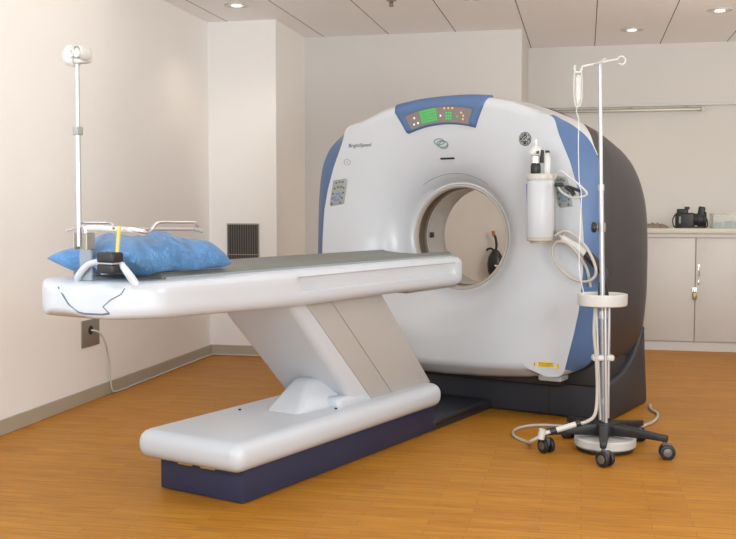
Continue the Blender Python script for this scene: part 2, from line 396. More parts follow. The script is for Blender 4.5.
for i in range(nx + 1):
    row = []
    for j in range(ny + 1):
        x = .49 + .22 * i / nx; y = 8.93 + .2 * j / ny + .012 * math.sin(i * .9)
        e = min(i, nx - i, j, ny - j) / 3; e = min(1, e)
        row.append(bm.verts.new((x, y, ZT + .003 + e * (.012 + .010 * math.sin(i * 1.3 + j * .8) + .03 * max(0, math.sin((nx - i) / nx * 3.1)) * j / ny))))
    g.append(row)
for i in range(nx):
    for j in range(ny): bm.faces.new((g[i][j], g[i + 1][j], g[i + 1][j + 1], g[i][j + 1]))
bmesh.ops.solidify(bm, geom=bm.faces[:], thickness=.002)
tag(link('crumpled_cloth', bm, M['cloth']), 'crumpled grey-brown cloth lying flat left of the black camera', 'cloth')

# resuscitator bag hanging on the back wall, seen through the bore
t = thing('breathing_bag', 'black-green bag with an orange tipped tube seen through the bore', 'breathing bag', (-.745, YB - .06, .56), 0)
bm = bmesh.new()
prof = [(1e-5, 0), (.02, .01), (.045, .06), (.066, .12), (.07, .18), (.06, .24), (.035, .285), (.018, .30), (1e-5, .302)]
lathe(bm, prof, 20); link('bag', bm, M['bag'], t)
bm = bmesh.new(); tube(bm, smooth_path([(0, 0, .29), (.008, 0, .34), (.0, 0, .40), (-.015, 0, .43)], 6), .011, 10); link('tube', bm, M['black'], t)
bm = bmesh.new(); tube(bm, [(-.015, 0, .425), (-.022, 0, .462)], .016, 10); link('tip', bm, M['orange'], t)
bm = bmesh.new(); tube(bm, smooth_path([(0, 0, .285), (-.035, -.01, .31), (-.065, -.01, .305), (-.075, -.01, .29)], 6), .009, 8)
tube(bm, [(0, 0, .27), (0, .06, .28)], .006, 8); link('hook', bm, M['black'], t)
bm = bmesh.new(); tube(bm, smooth_path([(-.02, -.06, .10), (.02, -.072, .14), (.0, -.074, .17), (.03, -.06, .16)], 5), .005, 6); link('valve', bm, M['alu'], t)

# ------------------------------------------------------------------ scanner frame: local x across, y into the bore, z up
TH = R(-20.2)
AX = Vector((-math.sin(TH), math.cos(TH), 0)); RX = Vector((math.cos(TH), math.sin(TH), 0))
G0 = RX * -2.81 + AX * 5.45
def wp(u, v, z): return G0 + RX * u + AX * v + Vector((0, 0, z))

# ---- gantry
gan = thing('ct_gantry', 'large white and blue ring shaped scanner with green lit display', 'ct scanner', G0, TH)
ZB = 1.035
HALF = [(0, 1.875), (.15, 1.873), (.3, 1.86), (.45, 1.825), (.58, 1.785), (.70, 1.745), (.81, 1.695), (.90, 1.62), (.955, 1.52), (.98, 1.40), (.995, 1.25), (1.0, 1.1), (1.003, .9), (1.0, .7), (.985, .52), (.96, .40), (.92, .31), (.84, .265), (.6, .235), (.3, .21), (0, .20)]
def poly_r(poly, th):
    c, s = abs(math.cos(th)), math.sin(th)
    d = Vector((c, s)); best = None
    for (x0, z0), (x1, z1) in zip(poly, poly[1:]):
        p = Vector((x0, z0 - ZB)); q = Vector((x1, z1 - ZB)); e = q - p
        den = d.x * e.y - d.y * e.x
        if abs(den) < 1e-9: continue
        t_ = (p.x * e.y - p.y * e.x) / den; w = (p.x * d.y - p.y * d.x) / den
        if t_ > 0 and -1e-6 <= w <= 1 + 1e-6: best = t_ if best is None else max(best, t_)
    return best
NT = 360
RO = [poly_r(HALF, math.radians(i + .0001)) for i in range(NT)]
for _ in range(6): RO = [(RO[i - 1] + RO[i] * 2 + RO[(i + 1) % NT]) / 4 for i in range(NT)]
SEAM = [(.0, 1.90), (.60, 1.80), (.69, 1.72), (.72, 1.62), (.785, 1.47), (.83, 1.33), (.858, 1.2), (.872, 1.03), (.872, .85), (.858, .65), (.835, .52), (.795, .34), (.77, .20), (0, .18)]
def sdeg(i):   # degrees above the horizontal, mirrored
    return math.degrees(math.asin(max(-1, min(1, math.sin(math.radians(i))))))
def seam_r(i):
    s = sdeg(i); ro = RO[i % NT]
    top = ro - .05
    if s >= 50: return top
    r = poly_r(SEAM, math.radians(i + .0001)) or top
    if s > 42: r = r + (top - r) * (s - 42) / 8
    if s < -42: r = r + ((ro - .10) - r) * min(1, (-42 - s) / 10)
    return min(r, ro - .03)
def vface(r, th):
    v = lerp_knots(r, [(.335, .03), (.345, .005), (.36, -.02), (.385, -.05), (.42, -.082), (.46, -.108), (.52, -.134), (.6, -.158), (.7, -.178), (.85, -.195), (1.3, -.20)])
    s = -math.sin(th)
    if s > 0:
        a = min(1, max(0, (r - .42) / .2)); a = a * a * (3 - 2 * a)
        v -= .09 * a * s ** 1.5
    return v
def side_w(i):   # 1 at the sides, 0 at top
    s = sdeg(i); return max(0, min(1, (62 - s) / 24))
def profile(i):
    th = math.radians(i); ro = RO[i % NT]; rs = seam_r(i); k = side_w(i); b = max(0, min(1, (-40 - sdeg(i)) / 15))
    face = [(.324 + (rs - .324) * (n / 22) ** 1.25) for n in range(23)]
    F = [(r, vface(r, th)) for r in face]
    vs = F[-1][1]
    re = (ro - .012) * (1 - k) + (ro - .042) * k; ve = (vs + .05) * (1 - k) + (-.12) * k
    if b: re = re * (1 - b) + (ro - .02) * b; ve = ve * (1 - b) + (vs + .10) * b
    Bq = [(rs + (re - rs) * t + .012 * math.sin(math.pi * t) * (1 - .5 * k), vs + (ve - vs) * t) for t in (.25, .5, .75, 1)]
    ro2 = ro - .022 * k
    Cq = [(re + (ro2 - re) * math.sin(t * math.pi / 2), ve + (.04 - ve) * t) for t in (.25, .5, .75, 1)]
    g = .085 * math.exp(-((sdeg(i) - 36) / 17) ** 2); ro = ro - g
    Dq = [(ro + .75 * g - .012 * k, .14), (ro + .5 * g - .004, .26), (ro + .2 * g, .40), (ro - .004, .52), (ro - .018, .60), (ro - .05, .67), (ro - .10, .71), (ro - .17, .73), (.66, .74), (.56, .73)]
    return F, Bq, Cq, Dq
def P3(i, r, v):
    th = math.radians(i); return Vector((r * math.cos(th), v, ZB + r * math.sin(th)))
prof_c = [profile(i) for i in range(NT)]
def patch(bm, sel, ranges):
    """sel(i) -> list of (r,v) points for column i, quads for i in ranges"""
    cache = {}
    def col(i):
        i %= NT
        if i not in cache: cache[i] = [bm.verts.new(P3(i, r, v)) for r, v in sel(i)]
        return cache[i]
    for i in ranges:
        a, b = col(i), col(i + 1)
        for n in range(len(a) - 1): bm.faces.new((a[n], b[n], b[n + 1], a[n + 1]))
def rng(f): return [i for i in range(NT) if f(sdeg(i + .5))]
bm = bmesh.new()
patch(bm, lambda i: prof_c[i][0], range(NT))
blue_f = lambda s: -42 < s < 46
patch(bm, lambda i: [prof_c[i][0][-1]] + prof_c[i][1], rng(lambda s: not blue_f(s)))
def resample(P, n):
    L_ = [0]
    for p, q in zip(P, P[1:]): L_.append(L_[-1] + math.hypot(q[0] - p[0], q[1] - p[1]))
    out = []
    for k in range(n + 1):
        d = L_[-1] * k / n; j = max(0, min(len(P) - 2, sum(1 for x in L_ if x <= d) - 1)); seg = L_[j + 1] - L_[j]
        t_ = (d - L_[j]) / seg if seg else 0; t_ = max(0, min(1, t_))
        out.append((P[j][0] + (P[j + 1][0] - P[j][0]) * t_, P[j][1] + (P[j + 1][1] - P[j][1]) * t_))
    return out
def rim(i):      # the rim behind the chamfer, split into its white and its grey stretch
    P = [prof_c[i][1][-1]] + prof_c[i][2] + prof_c[i][3][:2]; s_ = sdeg(i); Q = resample(P, 40)
    f = max(0, min(1, (s_ - 27) / 30)); f = f * f * (3 - 2 * f)
    if s_ < -46: f = .5 * min(1, (-46 - s_) / 10)
    c = max(1, min(39, f * 40)); k = int(c); t_ = c - k; m_ = (Q[k][0] + (Q[k + 1][0] - Q[k][0]) * t_, Q[k][1] + (Q[k + 1][1] - Q[k][1]) * t_)
    return resample(Q[:k + 1] + [m_], 6), resample([m_] + Q[k + 1:], 8)
rims = [rim(i) for i in range(NT)]
patch(bm, lambda i: rims[i][0], rng(lambda s: s > 27 or s < -42))
link('front_cover', bm, M['white'], gan, angle=60)
for side in (0, 1):
    bm = bmesh.new(); ii = [i for i in rng(blue_f) if (math.cos(math.radians(i + .5)) > 0) == (side == 0)]
    patch(bm, lambda i: [prof_c[i][0][-1]] + prof_c[i][1], ii)
    o = link('side_trim', bm, M['blue'], gan, angle=60); o['label'] = 'blue chamfered side trim'
bm = bmesh.new()
patch(bm, lambda i: rims[i][0], rng(lambda s: -42 < s < 27))
patch(bm, lambda i: rims[i][1], range(NT))
patch(bm, lambda i: prof_c[i][3][1:], range(NT))
link('rear_housing', bm, M['flank'], gan, angle=60)['label'] = 'grey-blue side and rear housing'
# bore
ymtx = Matrix.Translation((0, 0, ZB)) @ Matrix.Rotation(R(-90), 4, 'X')   # z -> +y
bm = bmesh.new(); lathe(bm, [(.324, .03), (.319, .02), (.310, .02), (.303, .03), (.300, .045)], 96, mtx=ymtx); link('bore_ring', bm, M['tan'], gan)
bm = bmesh.new(); lathe(bm, [(.300, .045), (.312, .05), (.314, .14), (.298, .145)], 96, mtx=ymtx); link('bore_groove', bm, M['brown'], gan)
bm = bmesh.new(); lathe(bm, [(.298, .145), (.294, .150), (.294, .160), (.297, .165)], 96, mtx=ymtx); link('inner_ring', bm, M['tan'], gan)
bm = bmesh.new(); lathe(bm, [(.297, .165), (.298, .2), (.300, .3), (.306, .4), (.345, .46), (.44, .60), (.54, .70), (.56, .73)], 96, mtx=ymtx); link('bore_tunnel', bm, M['tunnel'], gan)
bm = bmesh.new(); box(bm, -.300, -.285, .18, .22, ZB - .012, ZB + .022, .003, 2); link('laser_window', bm, M['black'], gan)
# arc line above the bore
bm = bmesh.new()
pts = []
for a in range(55, 126, 3):
    r = .385; pts.append(P3(a, r, vface(r, math.radians(a)) - .0005))
tube(bm, pts, .0012, 6); link('arc_seam', bm, M['print'], gan)

def face_pt(u, z, off=0):
    r = math.hypot(u, z - ZB); th = math.atan2(z - ZB, u); return Vector((u, vface(r, th) - off, z))
def face_mtx(u, z, off=0, rot=0):
    """matrix placing local XY artwork onto the gantry face"""
    p = face_pt(u, z, off); e = .01
    dx = (face_pt(u + e, z, off) - face_pt(u - e, z, off)).normalized(); dz = (face_pt(u, z + e, off) - face_pt(u, z - e, off)).normalized()
    n = dx.cross(dz).normalized(); dz = n.cross(dx)
    m = Matrix((dx, dz, n)).transposed().to_4x4(); m.translation = p
    return m @ Matrix.Rotation(rot, 4, 'Z')
# display: blue housing patch wrapping over the top edge
def disp_cols(a, r_in, off):
    i = int(a) % NT; F, Bq, Cq, Dq = prof_c[i]
    return F, Bq, Cq, Dq
bm = bmesh.new(); cols = []
A0, A1 = 71, 111
NA = 38
for a in range(A0, A1 + 1):
    F, Bq, Cq, Dq = prof_c[a]; rs = F[-1][0]; th = math.radians(a)
    rr = [.668 + (rs - .668) * n / 10 for n in range(11)]
    pts = [(r, vface(r, th)) for r in rr] + Bq[1:] + Cq[:1]
    # outward offset along the profile normal
    out = []
    for n, (r, v) in enumerate(pts):
        p = Vector(pts[max(n - 1, 0)]); q = Vector(pts[min(n + 1, len(pts) - 1)]); d = (q - p).normalized(); nn = Vector((d.y, -d.x))
        if nn.y > 0 and n < 11: nn = -nn
        if n >= 11 and nn.x < 0: nn = -nn
        edge = min(n, a - A0, A1 - a); h = (.014 if edge >= 1 else -.004)
        out.append((r + nn.x * h, v + nn.y * h))
    # slanted sides: narrower near the bore
    c = []
    for n, (r, v) in enumerate(out):
        f = 1 if n >= 10 else .93 + .07 * n / 10
        ang = 92.6 + (a - 91) * f * (1.08)
        thh = math.radians(ang); c.append(bm.verts.new((r * math.cos(thh), v, ZB + r * math.sin(thh))))
    cols.append(c)
for a, b in zip(cols, cols[1:]):
    for n in range(len(a) - 1): bm.faces.new((a[n], b[n], b[n + 1], a[n + 1]))
dsp = link('display_housing', bm, M['blue'], gan, angle=60)
def pol(a, r, off): th = math.radians(90 + (a - 90) * 1.04 + 2.6); return Vector((r * math.cos(th), vface(r, th) - off, ZB + r * math.sin(th)))
def arc_patch(bm, a0, a1, r0, r1, off, na=20, nr=4, taper=0):
    g = []
    for i in range(na + 1):
        g.append([bm.verts.new(pol(90 + ((a0 + (a1 - a0) * i / na) - 90) * (1 + taper * (j / nr)), r0 + (r1 - r0) * j / nr, off)) for j in range(nr + 1)])
    for i in range(na):
        for j in range(nr): bm.faces.new((g[i][j], g[i + 1][j], g[i + 1][j + 1], g[i][j + 1]))
bm = bmesh.new(); arc_patch(bm, 74.5, 105.5, .683, .772, .0165, 28, 4, .06); scr = link('display_screen', bm, M['screen'], dsp); scr['label'] = 'grey-brown display strip'
bm = bmesh.new(); arc_patch(bm, 73.9, 106.1, .677, .683, .018, 28, 1); arc_patch(bm, 73.1, 106.9, .772, .779, .018, 28, 1); link('screen_bezel', bm, M['seam'], dsp)
def lights(name, m, cells):
    bm = bmesh.new()
    for a, r in cells: arc_patch(bm, a - .38, a + .38, r, r + .0115, .0185, 1, 1)
    link(name, bm, m, scr)
lights('green_digits', M['green'], [(98.6 - c * 1.05, .695 + q * .0155) for q in range(5) for c in range(8)])
lights('green_digits', M['green'], [(86 - c * 1.15, .697 + q * .016) for q in range(3) for c in range(3)])
lights('green_light', M['green'], [(80.4, .71)])
lights('amber_lights', M['amber'], [(86.8, .757), (84.9, .757), (83.0, .758)])
lights('amber_lights', M['amber'], [(77.4, .70), (77.4, .72), (78.6, .735)])
for a_, r_ in ((103.2, .70), (102.2, .735), (88.9, .716), (101, .70)): lights('white_light', M['lwhite'], [(a_, r_)])

# small badge under the display, slot
bm = bmesh.new(); mm = face_mtx(-.04, 1.595, .002)
for k, (cx, cy, rx_, ry_) in enumerate([(-.012, .012, .034, .018), (.006, -.002, .036, .020), (.014, -.008, .030, .022)]):
    pts = [mm @ Vector((cx + rx_ * math.cos(a * math.pi / 12), cy + ry_ * math.sin(a * math.pi / 12), 0)) for a in range(24)]
    tube(bm, pts, .0028, 6, closed=True)
link('badge', bm, M['logogreen'], gan)
bm = bmesh.new(); box(bm, -.047, .047, -.006, .006, -.002, .003, .002, 2, face_mtx(-.015, 1.508, .001)); link('slot', bm, M['black'], gan)
# printed name
bm = text_bm('BrightSpeed', .033, .0008, face_mtx(-.592, 1.602, .001, R(1)), shear=.25); link('lettering', bm, M['print'], gan, False)['label'] = 'grey italic product name'
# round monogram
bm = bmesh.new(); mm = face_mtx(.516, 1.60, .0015)
disc(bm, .039, -.002, .001, 40, bev=.001, mtx=mm); lg = link('round_logo', bm, M['logo'], gan)
bm = bmesh.new()
for rr_ in (.0335,):
    tube(bm, [mm @ Vector((rr_ * math.cos(a * math.pi / 16), rr_ * math.sin(a * math.pi / 16), .0015)) for a in range(32)], .0012, 5, closed=True)
for k in range(4):
    a = math.pi / 4 + k * math.pi / 2; s_ = [mm @ Vector((.030 * math.cos(a + d), .030 * math.sin(a + d), .0015)) if n % 2 == 0 else mm @ Vector((.022 * math.cos(a + d), .022 * math.sin(a + d), .0015)) for n, d in enumerate((-.55, -.25, .15, .4))]
    tube(bm, smooth_path(s_, 4), .0013, 5)
link('logo_ring', bm, M['cream'], lg)
bm = text_bm('GE', .034, .0004, mm @ Matrix.Translation((0, 0, .0015)), shear=.35); link('monogram', bm, M['cream'], lg, False)
# small round mark left
bm = bmesh.new(); mm = face_mtx(-.684, 1.50, .001)
tube(bm, [mm @ Vector((.022 * math.cos(a * math.pi / 12), .017 * math.sin(a * math.pi / 12), 0)) for a in range(24)], .001, 5, closed=True); box(bm, -.003, .003, -.003, .003, -.001, .001, mtx=mm)
link('round_mark', bm, M['print'], gan)
# keypads
def keypad(corners, flip):
    bm = bmesh.new(); n = 8; g = []
    (a, b, c, d) = corners   # top-left, top-right, bottom-right, bottom-left
    def q(s, t, off): 
        u = (a[0] * (1 - s) + b[0] * s) * (1 - t) + (d[0] * (1 - s) + c[0] * s) * t; z = (a[1] * (1 - s) + b[1] * s) * (1 - t) + (d[1] * (1 - s) + c[1] * s) * t
        return face_pt(u, z, off)
    for i in range(n + 1):
        g.append([bm.verts.new(q(i / n, j / n, .007 if 0 < i < n and 0 < j < n else -.002)) for j in range(n + 1)])
    for i in range(n):
        for j in range(n): bm.faces.new((g[i][j], g[i + 1][j], g[i + 1][j + 1], g[i][j + 1]))
    k = link('control_keypad', bm, M['keypad'], gan, angle=70)
    def key(s, t, w, m):
        p = q(s, t, .0075); bm = bmesh.new(); box(bm, -w, w, -.003, .003, -w, w, .002, 2, Matrix.Translation(p)); link('button', bm, m, k)
    def rad(s, t): key(s, t, .006, M['key'])
    for s, t in ((.3, .14), (.5, .12), (.7, .14), (.25, .34), (.45, .30), (.65, .31), (.82, .36), (.18, .52), (.84, .55), (.2, .7), (.82, .74), (.2, .88), (.75, .9)): rad(s, t)
    for k_ in range(6):
        an = k_ * math.pi / 3; key(.5 + .17 * math.cos(an), .66 + .13 * math.sin(an), .007, M['keyblue'])
keypad(((-.79, 1.392), (-.678, 1.405), (-.712, 1.235), (-.826, 1.215)), 0)
keypad(((.69, 1.395), (.775, 1.385), (.81, 1.215), (.715, 1.205)), 1)
# warning sticker
bm = bmesh.new(); 
for (a, b) in ((.600, .612),): pass
mm = face_mtx(.690, .340, .0015); box(bm, -.052, .040, -.015, .015, -.001, .0008, mtx=mm); 
A = [mm @ Vector(p) for p in ((.045, -.016, 0), (.078, -.016, 0), (.0615, .016, 0))]; B_ = [mm @ Vector(p) for p in ((-.088, -.014, 0), (-.06, -.014, 0), (-.074, .014, 0))]
for tri in (A, B_): bm.faces.new([bm.verts.new(p) for p in tri])
wl = link('warning_label', bm, M['yellow'], gan, False); wl['label'] = 'yellow warning sticker with triangles'
bm = bmesh.new()
for (x0, x1, y0, y1) in ((-.048, .036, .006, .010), (-.048, .030, 0, .003), (-.048, .036, -.006, -.003), (-.048, .02, -.011, -.009)):
    k = x0
    while k < x1: w_ = random.uniform(.004, .009); box(bm, k, min(k + w_, x1), y0, y1, .0008, .0014, mtx=mm); k += w_ + .003
link('label_print', bm, M['black'], wl, False)
bm = bmesh.new(); box(bm, .0600, .063, -.010, .008, .0005, .0012, mtx=mm); link('warning_mark', bm, M['black'], wl, False)
bm = bmesh.new(); box(bm, -.0755, -.0725, -.008, .007, .0005, .0012, mtx=mm); link('warning_mark', bm, M['black'], wl, False)
# foot bumper at the lower right of the cover
bm = bmesh.new(); box(bm, .60, .74, -.17, -.02, .232, .268, .012, 3); link('lower_lip', bm, M['white'], gan)
# base
def base_side(h): return [(0, 0), (0, .20), (.02, .225), (.12, .235), (.28, .26), (.42, .32), (.53, .40), (.62, .49), (.635, .49), (.71, 0)]
bm = bmesh.new(); prism(bm, base_side(0), -.965, .965, lambda a, b, h: Vector((h, a, b)))
bevel_all(bm, .02, 3, 50); link('base', bm, M['gbase'], gan)
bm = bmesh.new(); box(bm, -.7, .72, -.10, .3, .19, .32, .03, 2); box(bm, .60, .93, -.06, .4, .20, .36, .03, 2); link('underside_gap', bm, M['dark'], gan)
bm = bmesh.new(); box(bm, .60, .604, -.002, .02, .01, .195); link('base_seam', bm, M['black'], gan, False)

# ---- patient table
tab = thing('patient_table', 'long white scanner table on a slanted pedestal', 'scanner table', G0, TH)
V0, V1 = -3.06, -.50
def section(v):
    t = max(0, ((V0 + .24) - v) / .24); t = min(1, t); e = max(0, 1 - t ** 1.35)
    w = .11 + .19 * e if t > 0 else .30
    t2 = max(0, ((V0 + .10) - v) / .10); e2 = math.sqrt(max(0, 1 - t2 * t2))
    s = max(0, (v - (V1 - .05)) / .05); e3 = math.sqrt(max(0, 1 - s * s))
    up = max(0, min(1, (-2.0 - v) / 1.0))
    zb = .785 + .028 * up; zt = .948
    zm = (zb + zt) / 2 ; hh = (zt - zb) / 2
    k = min(e2, e3); k = .35 + .65 * k
    w = w - .03 * (1 - e3) - .07 * (1 - e2)
    # recessed channel
    c = max(0, min(1, (v + 2.06) / .05)) * max(0, min(1, (-.60 - v) / .03)); d = .014 * c
    pts = [(0, 1), (.80, 1), (.92, .94), (.975, .80), (.995, .62), (1 - d / w, .56), (1 - d / w, .30), (1 - d / w, -.15), (1.0, -.24), (1.0, -.45), (.985, -.70), (.94, -.88), (.85, -.98), (.7, -1), (0, -1)]
    return [(a * w, zm + b * hh * k) for a, b in pts]
vs = [V0 + .24 * (1 - math.cos(i * math.pi / 28)) for i in range(15)] + [V0 + .02, V0 + .045] + [-2.7, -2.5, -2.3, -2.1, -2.06, -2.04, -2.01, -1.8, -1.4, -1.0, -.7, -.63, -.61, -.60, -.56, V1 - .04, V1 - .025, V1 - .01, V1 - .003, V1]
vs = sorted(set(round(x, 4) for x in vs))
bm = bmesh.new(); rings = []
for v in vs:
    s = section(v); full = s + [(-a, b) for a, b in s[-2:0:-1]]
    rings.append([bm.verts.new((a, v, b)) for a, b in full])
for a, b in zip(rings, rings[1:]):
    n = len(a)
    for k in range(n): bm.faces.new((a[k], a[(k + 1) % n], b[(k + 1) % n], b[k]))
bm.faces.new(rings[0]); bm.faces.new(rings[-1][::-1])
link('tabletop', bm, M['twhite'], tab, angle=50)
# cradle
bm = bmesh.new(); prism(bm, [(-.235, .945), (-.235, .958), (-.215, .972), (-.19, .966), (-.10, .957), (0, .954), (.10, .957), (.19, .966), (.215, .972), (.235, .958), (.235, .945)], -2.79, -.53, lambda a, b, h: Vector((a, h, b))); link('cradle', bm, M['mattress'], tab, angle=40)['label'] = 'grey sliding cradle pad'
bm = bmesh.new(); box(bm, .236, .246, -2.78, -.55, .944, .956, .002, 1); box(bm, -.246, -.236, -2.78, -.55, .944, .956, .002, 1); link('cradle_rail', bm, M['mattdark'], tab)
bm = bmesh.new(); box(bm, -.20, .20, -.95, -.40, .765, .785, .006, 2); link('lower_slide', bm, M['steel'], tab)
# end panel seams
def on_end(u, z):   # point on the near end of the shell
    for v in [V0 + .002 * i for i in range(200)]:
        s = section(v); ws = max(a for a, b in s if True)
        # half width at this height
        hw = None
        for (a0, b0), (a1, b1) in zip(s, s[1:]):
            if b1 <= z <= b0 and b0 != b1: hw = a0 + (a1 - a0) * (b0 - z) / (b0 - b1)
        if hw is not None and abs(u) <= hw: return Vector((u, v - .001, z))
    return Vector((u, V0 + .2, z))
bm = bmesh.new()
for sg in (1,):
    tube(bm, [on_end(a, b) for a, b in ((-.02, .925), (.02, .90), (.045, .87), (.082, .842), (.10, .838), (.13, .836), (.155, .835), (.175, .838))], .0035, 6)
    tube(bm, [on_end(a, b) for a, b in ((.175, .838), (.158, .862), (.178, .885), (.205, .905), (.212, .925))], .0022, 6)
link('end_panel_seam', bm, M['seam'], tab)
# handle
def handle(u0, u1, v):
    bm = bmesh.new(); h = 1.02
    pts = smooth_path([(u0, v + .02, .94), (u0 + .02, v, .965), (u0 + .075, v - .005, 1.005), (u0 + .14, v - .005, h), (u1 - .06, v - .005, h - .003), (u1 - .02, v, .985), (u1, v + .02, .94)], 6)
    n = len(pts); tube(bm, pts, .011, 10, radii=[.016 - .005 * math.sin(math.pi * i / (n - 1)) for i in range(n)])
    link('end_handle', bm, M['twhite'], tab)
handle(.0, .285, -2.99)
# pedestal: slabs lying in the side profile (v, z)
def slab(poly, u0, u1, m, name, bev=.012):
    bm = bmesh.new(); prism(bm, poly, u0, u1, lambda a, b, h: Vector((h, a, b))); bevel_all(bm, bev, 3, 25); return link(name, bm, m, tab)
zt, zb_ = .80, .262
def vtop(x): return x
bm = bmesh.new(); prism(bm, [(-1.985, zt), (-1.879, zt), (-1.304, zb_), (-1.455, zb_)], -.205, .20, lambda a, b, h: Vector((h - (.035 if h < 0 and b > .5 else 0), a, b)))
es = [e for e in bm.edges if abs(e.verts[0].co.z - e.verts[1].co.z) > .3 and min(v.co.y for v in e.verts) < -1.9 and max(v.co.y for v in e.verts) < -1.4]
bmesh.ops.bevel(bm, geom=es, offset=.035, segments=5, profile=.5, affect='EDGES'); link('pedestal_front', bm, M['twhite'], tab, angle=40)
slab([(-1.874, zt), (-1.680, zt), (-1.106, zb_), (-1.299, zb_)], -.20, .20, M['tgrey'], 'pedestal_panel', .002)
slab([(-1.675, zt), (-1.235, zt), (-.705, zb_), (-1.101, zb_)], -.20, .20, M['tgrey'], 'pedestal_panel', .002)
slab([(-1.93, zt - .01), (-1.26, zt - .01), (-.74, zb_ + .01), (-1.44, zb_ + .01)], -.192, .192, M['dark'], 'pedestal_core', .004)
# foot fairing
bm = bmesh.new(); A = [(-.02, -1.60, .42), (.075, -1.60, .42), (.17, -1.52, .262), (-.12, -1.52, .262)]; Bq = [(-.06, -1.88, .262), (.10, -1.88, .262), (.03, -1.80, .29), (-.03, -1.80, .29)]
P = [bm.verts.new(p) for p in [(-.03, -1.64, .40), (.06, -1.64, .40), (.13, -1.83, .262), (-.07, -1.83, .262), (-.05, -1.40, .40), (.11, -1.40, .40), (.18, -1.40, .262), (-.10, -1.40, .262)]]
for f in ((0, 1, 2, 3), (4, 7, 6, 5), (0, 4, 5, 1), (1, 5, 6, 2), (2, 6, 7, 3), (3, 7, 4, 0)): bm.faces.new([P[k] for k in f])
bevel_all(bm, .025, 4, 20); link('foot_fairing', bm, M['twhite'], tab)
bm = bmesh.new(); box(bm, .10, .205, -1.60, -1.36, .25, .315, .028, 4); link('foot_fairing', bm, M['twhite'], tab)
bm = bmesh.new()
for u, v in ((-.165, -1.88), (-.16, -1.60), (.20, -1.62)): disc(bm, .007, .27, .276, 12, (u, v, 0))
link('screw_cap', bm, M['black'], tab)
# base cover and skirt
bm = bmesh.new(); box(bm, -.285, .29, -2.435, -.715, .145, .270, .055, 6); link('base_cover', bm, M['twhite'], tab, angle=60)
bm = bmesh.new(); box(bm, -.228, .228, -2.335, -.72, .004, .165, .003, 2); link('base_skirt', bm, M['navy'], tab)
bm = bmesh.new(); box(bm, -.215, .215, -2.32, -.72, 0, .006); link('foot_gap', bm, M['dark'], tab)
bm = bmesh.new(); box(bm, -.125, -.045, -2.343, -2.33, .122, .146, .003, 1); box(bm, .0, .08, -2.343, -2.33, .122, .146, .003, 1); link('latch', bm, M['wood'], tab)['label'] = 'small tan metal latch tabs'
bm = bmesh.new(); box(bm, -.228, .228, -.74, -.005, 0, .062, .008, 2); link('docking_plate', bm, M['gbase'], tab)
bm = bmesh.new(); box(bm, .222, .2285, -.70, -.14, .018, .045, .002, 1); link('plate_slot', bm, M['black'], tab)

# ---- pillow
def pillow():
    bm = bmesh.new(); N = 40; cx, cy = .045, -2.68; hx, hy = .215, .275
    top, bot = [], []
    for i in range(N + 1):
        rt, rb = [], []
        for j in range(N + 1):
            s = -1 + 2 * i / N; t = -1 + 2 * j / N
            s = math.copysign(1 - (1 - abs(s)) ** 1.5, s); t = math.copysign(1 - (1 - abs(t)) ** 1.5, t)
            k = (max(0, 1 - abs(s) ** 2.4) * max(0, 1 - abs(t) ** 2.8)) ** .42
            tip = max(0, -s) * max(0, -t)                       # the loose corner towards the table end
            x = cx + hx * s * (1 - .05 * (1 - abs(t))) * (1 + .08 * tip ** 3); y = cy + hy * t * (1 - .05 * (1 - abs(s))) * (1 - .10 * max(0, t) ** 3 * abs(s) ** 3)
            wr = (.004 * math.sin(6 * s + 4 * t) + .0022 * math.sin(13 * t - 6 * s) + .0015 * math.sin(21 * s + 9 * t)) * k
            rim = 1.006 - .008 * t + .006 * math.sin(8 * t + 3 * s)
            rt.append(Vector((x, y, rim + (.104 + .006 * t) * k + wr))); rb.append(Vector((x, y, max(.953 + .022 * max(0, min(1, (y + 2.84) / .03)), rim - .062 * k + wr * .4))))
        top.append(rt); bot.append(rb)
    T = [[bm.verts.new(p) for p in r] for r in top]
    B = [[(T[i][j] if i in (0, N) or j in (0, N) else bm.verts.new(bot[i][j])) for j in range(N + 1)] for i in range(N + 1)]
    for i in range(N):
        for j in range(N):
            bm.faces.new((T[i][j], T[i + 1][j], T[i + 1][j + 1], T[i][j + 1])); bm.faces.new((B[i][j], B[i][j + 1], B[i + 1][j + 1], B[i + 1][j]))
    for v in bm.verts: v.co = Vector((v.co.x, v.co.y, v.co.z))
    o = link('pillow', bm, M['pillow'], None, angle=80); o.location = G0; o.rotation_euler = (0, 0, TH)
    tag(o, 'shiny blue plastic covered pillow lying on the near end of the table', 'pillow')
    # crumpled flap of the plastic cover
    bm = bmesh.new(); q = [Vector(p) for p in ((.06, -2.975, 1.0), (.175, -2.93, 1.02), (.20, -2.86, .985), (.10, -2.955, .975))]
    nn = 6; g = []
    for i in range(nn + 1):
        r_ = []
        for j in range(nn + 1):
            a, b = i / nn, j / nn; p = (q[0] * (1 - a) + q[1] * a) * (1 - b) + (q[3] * (1 - a) + q[2] * a) * b
            r_.append(bm.verts.new(p + Vector((0, -.012 * math.sin(a * 5) * (1 - b), .006 * math.sin(7 * a + 4 * b)))))
        g.append(r_)
    for i in range(nn):
        for j in range(nn): bm.faces.new((g[i][j], g[i + 1][j], g[i + 1][j + 1], g[i][j + 1]))
    bmesh.ops.solidify(bm, geom=bm.faces[:], thickness=.002)
    link('cover_flap', bm, M['wrap'], o, angle=80)
pillow()

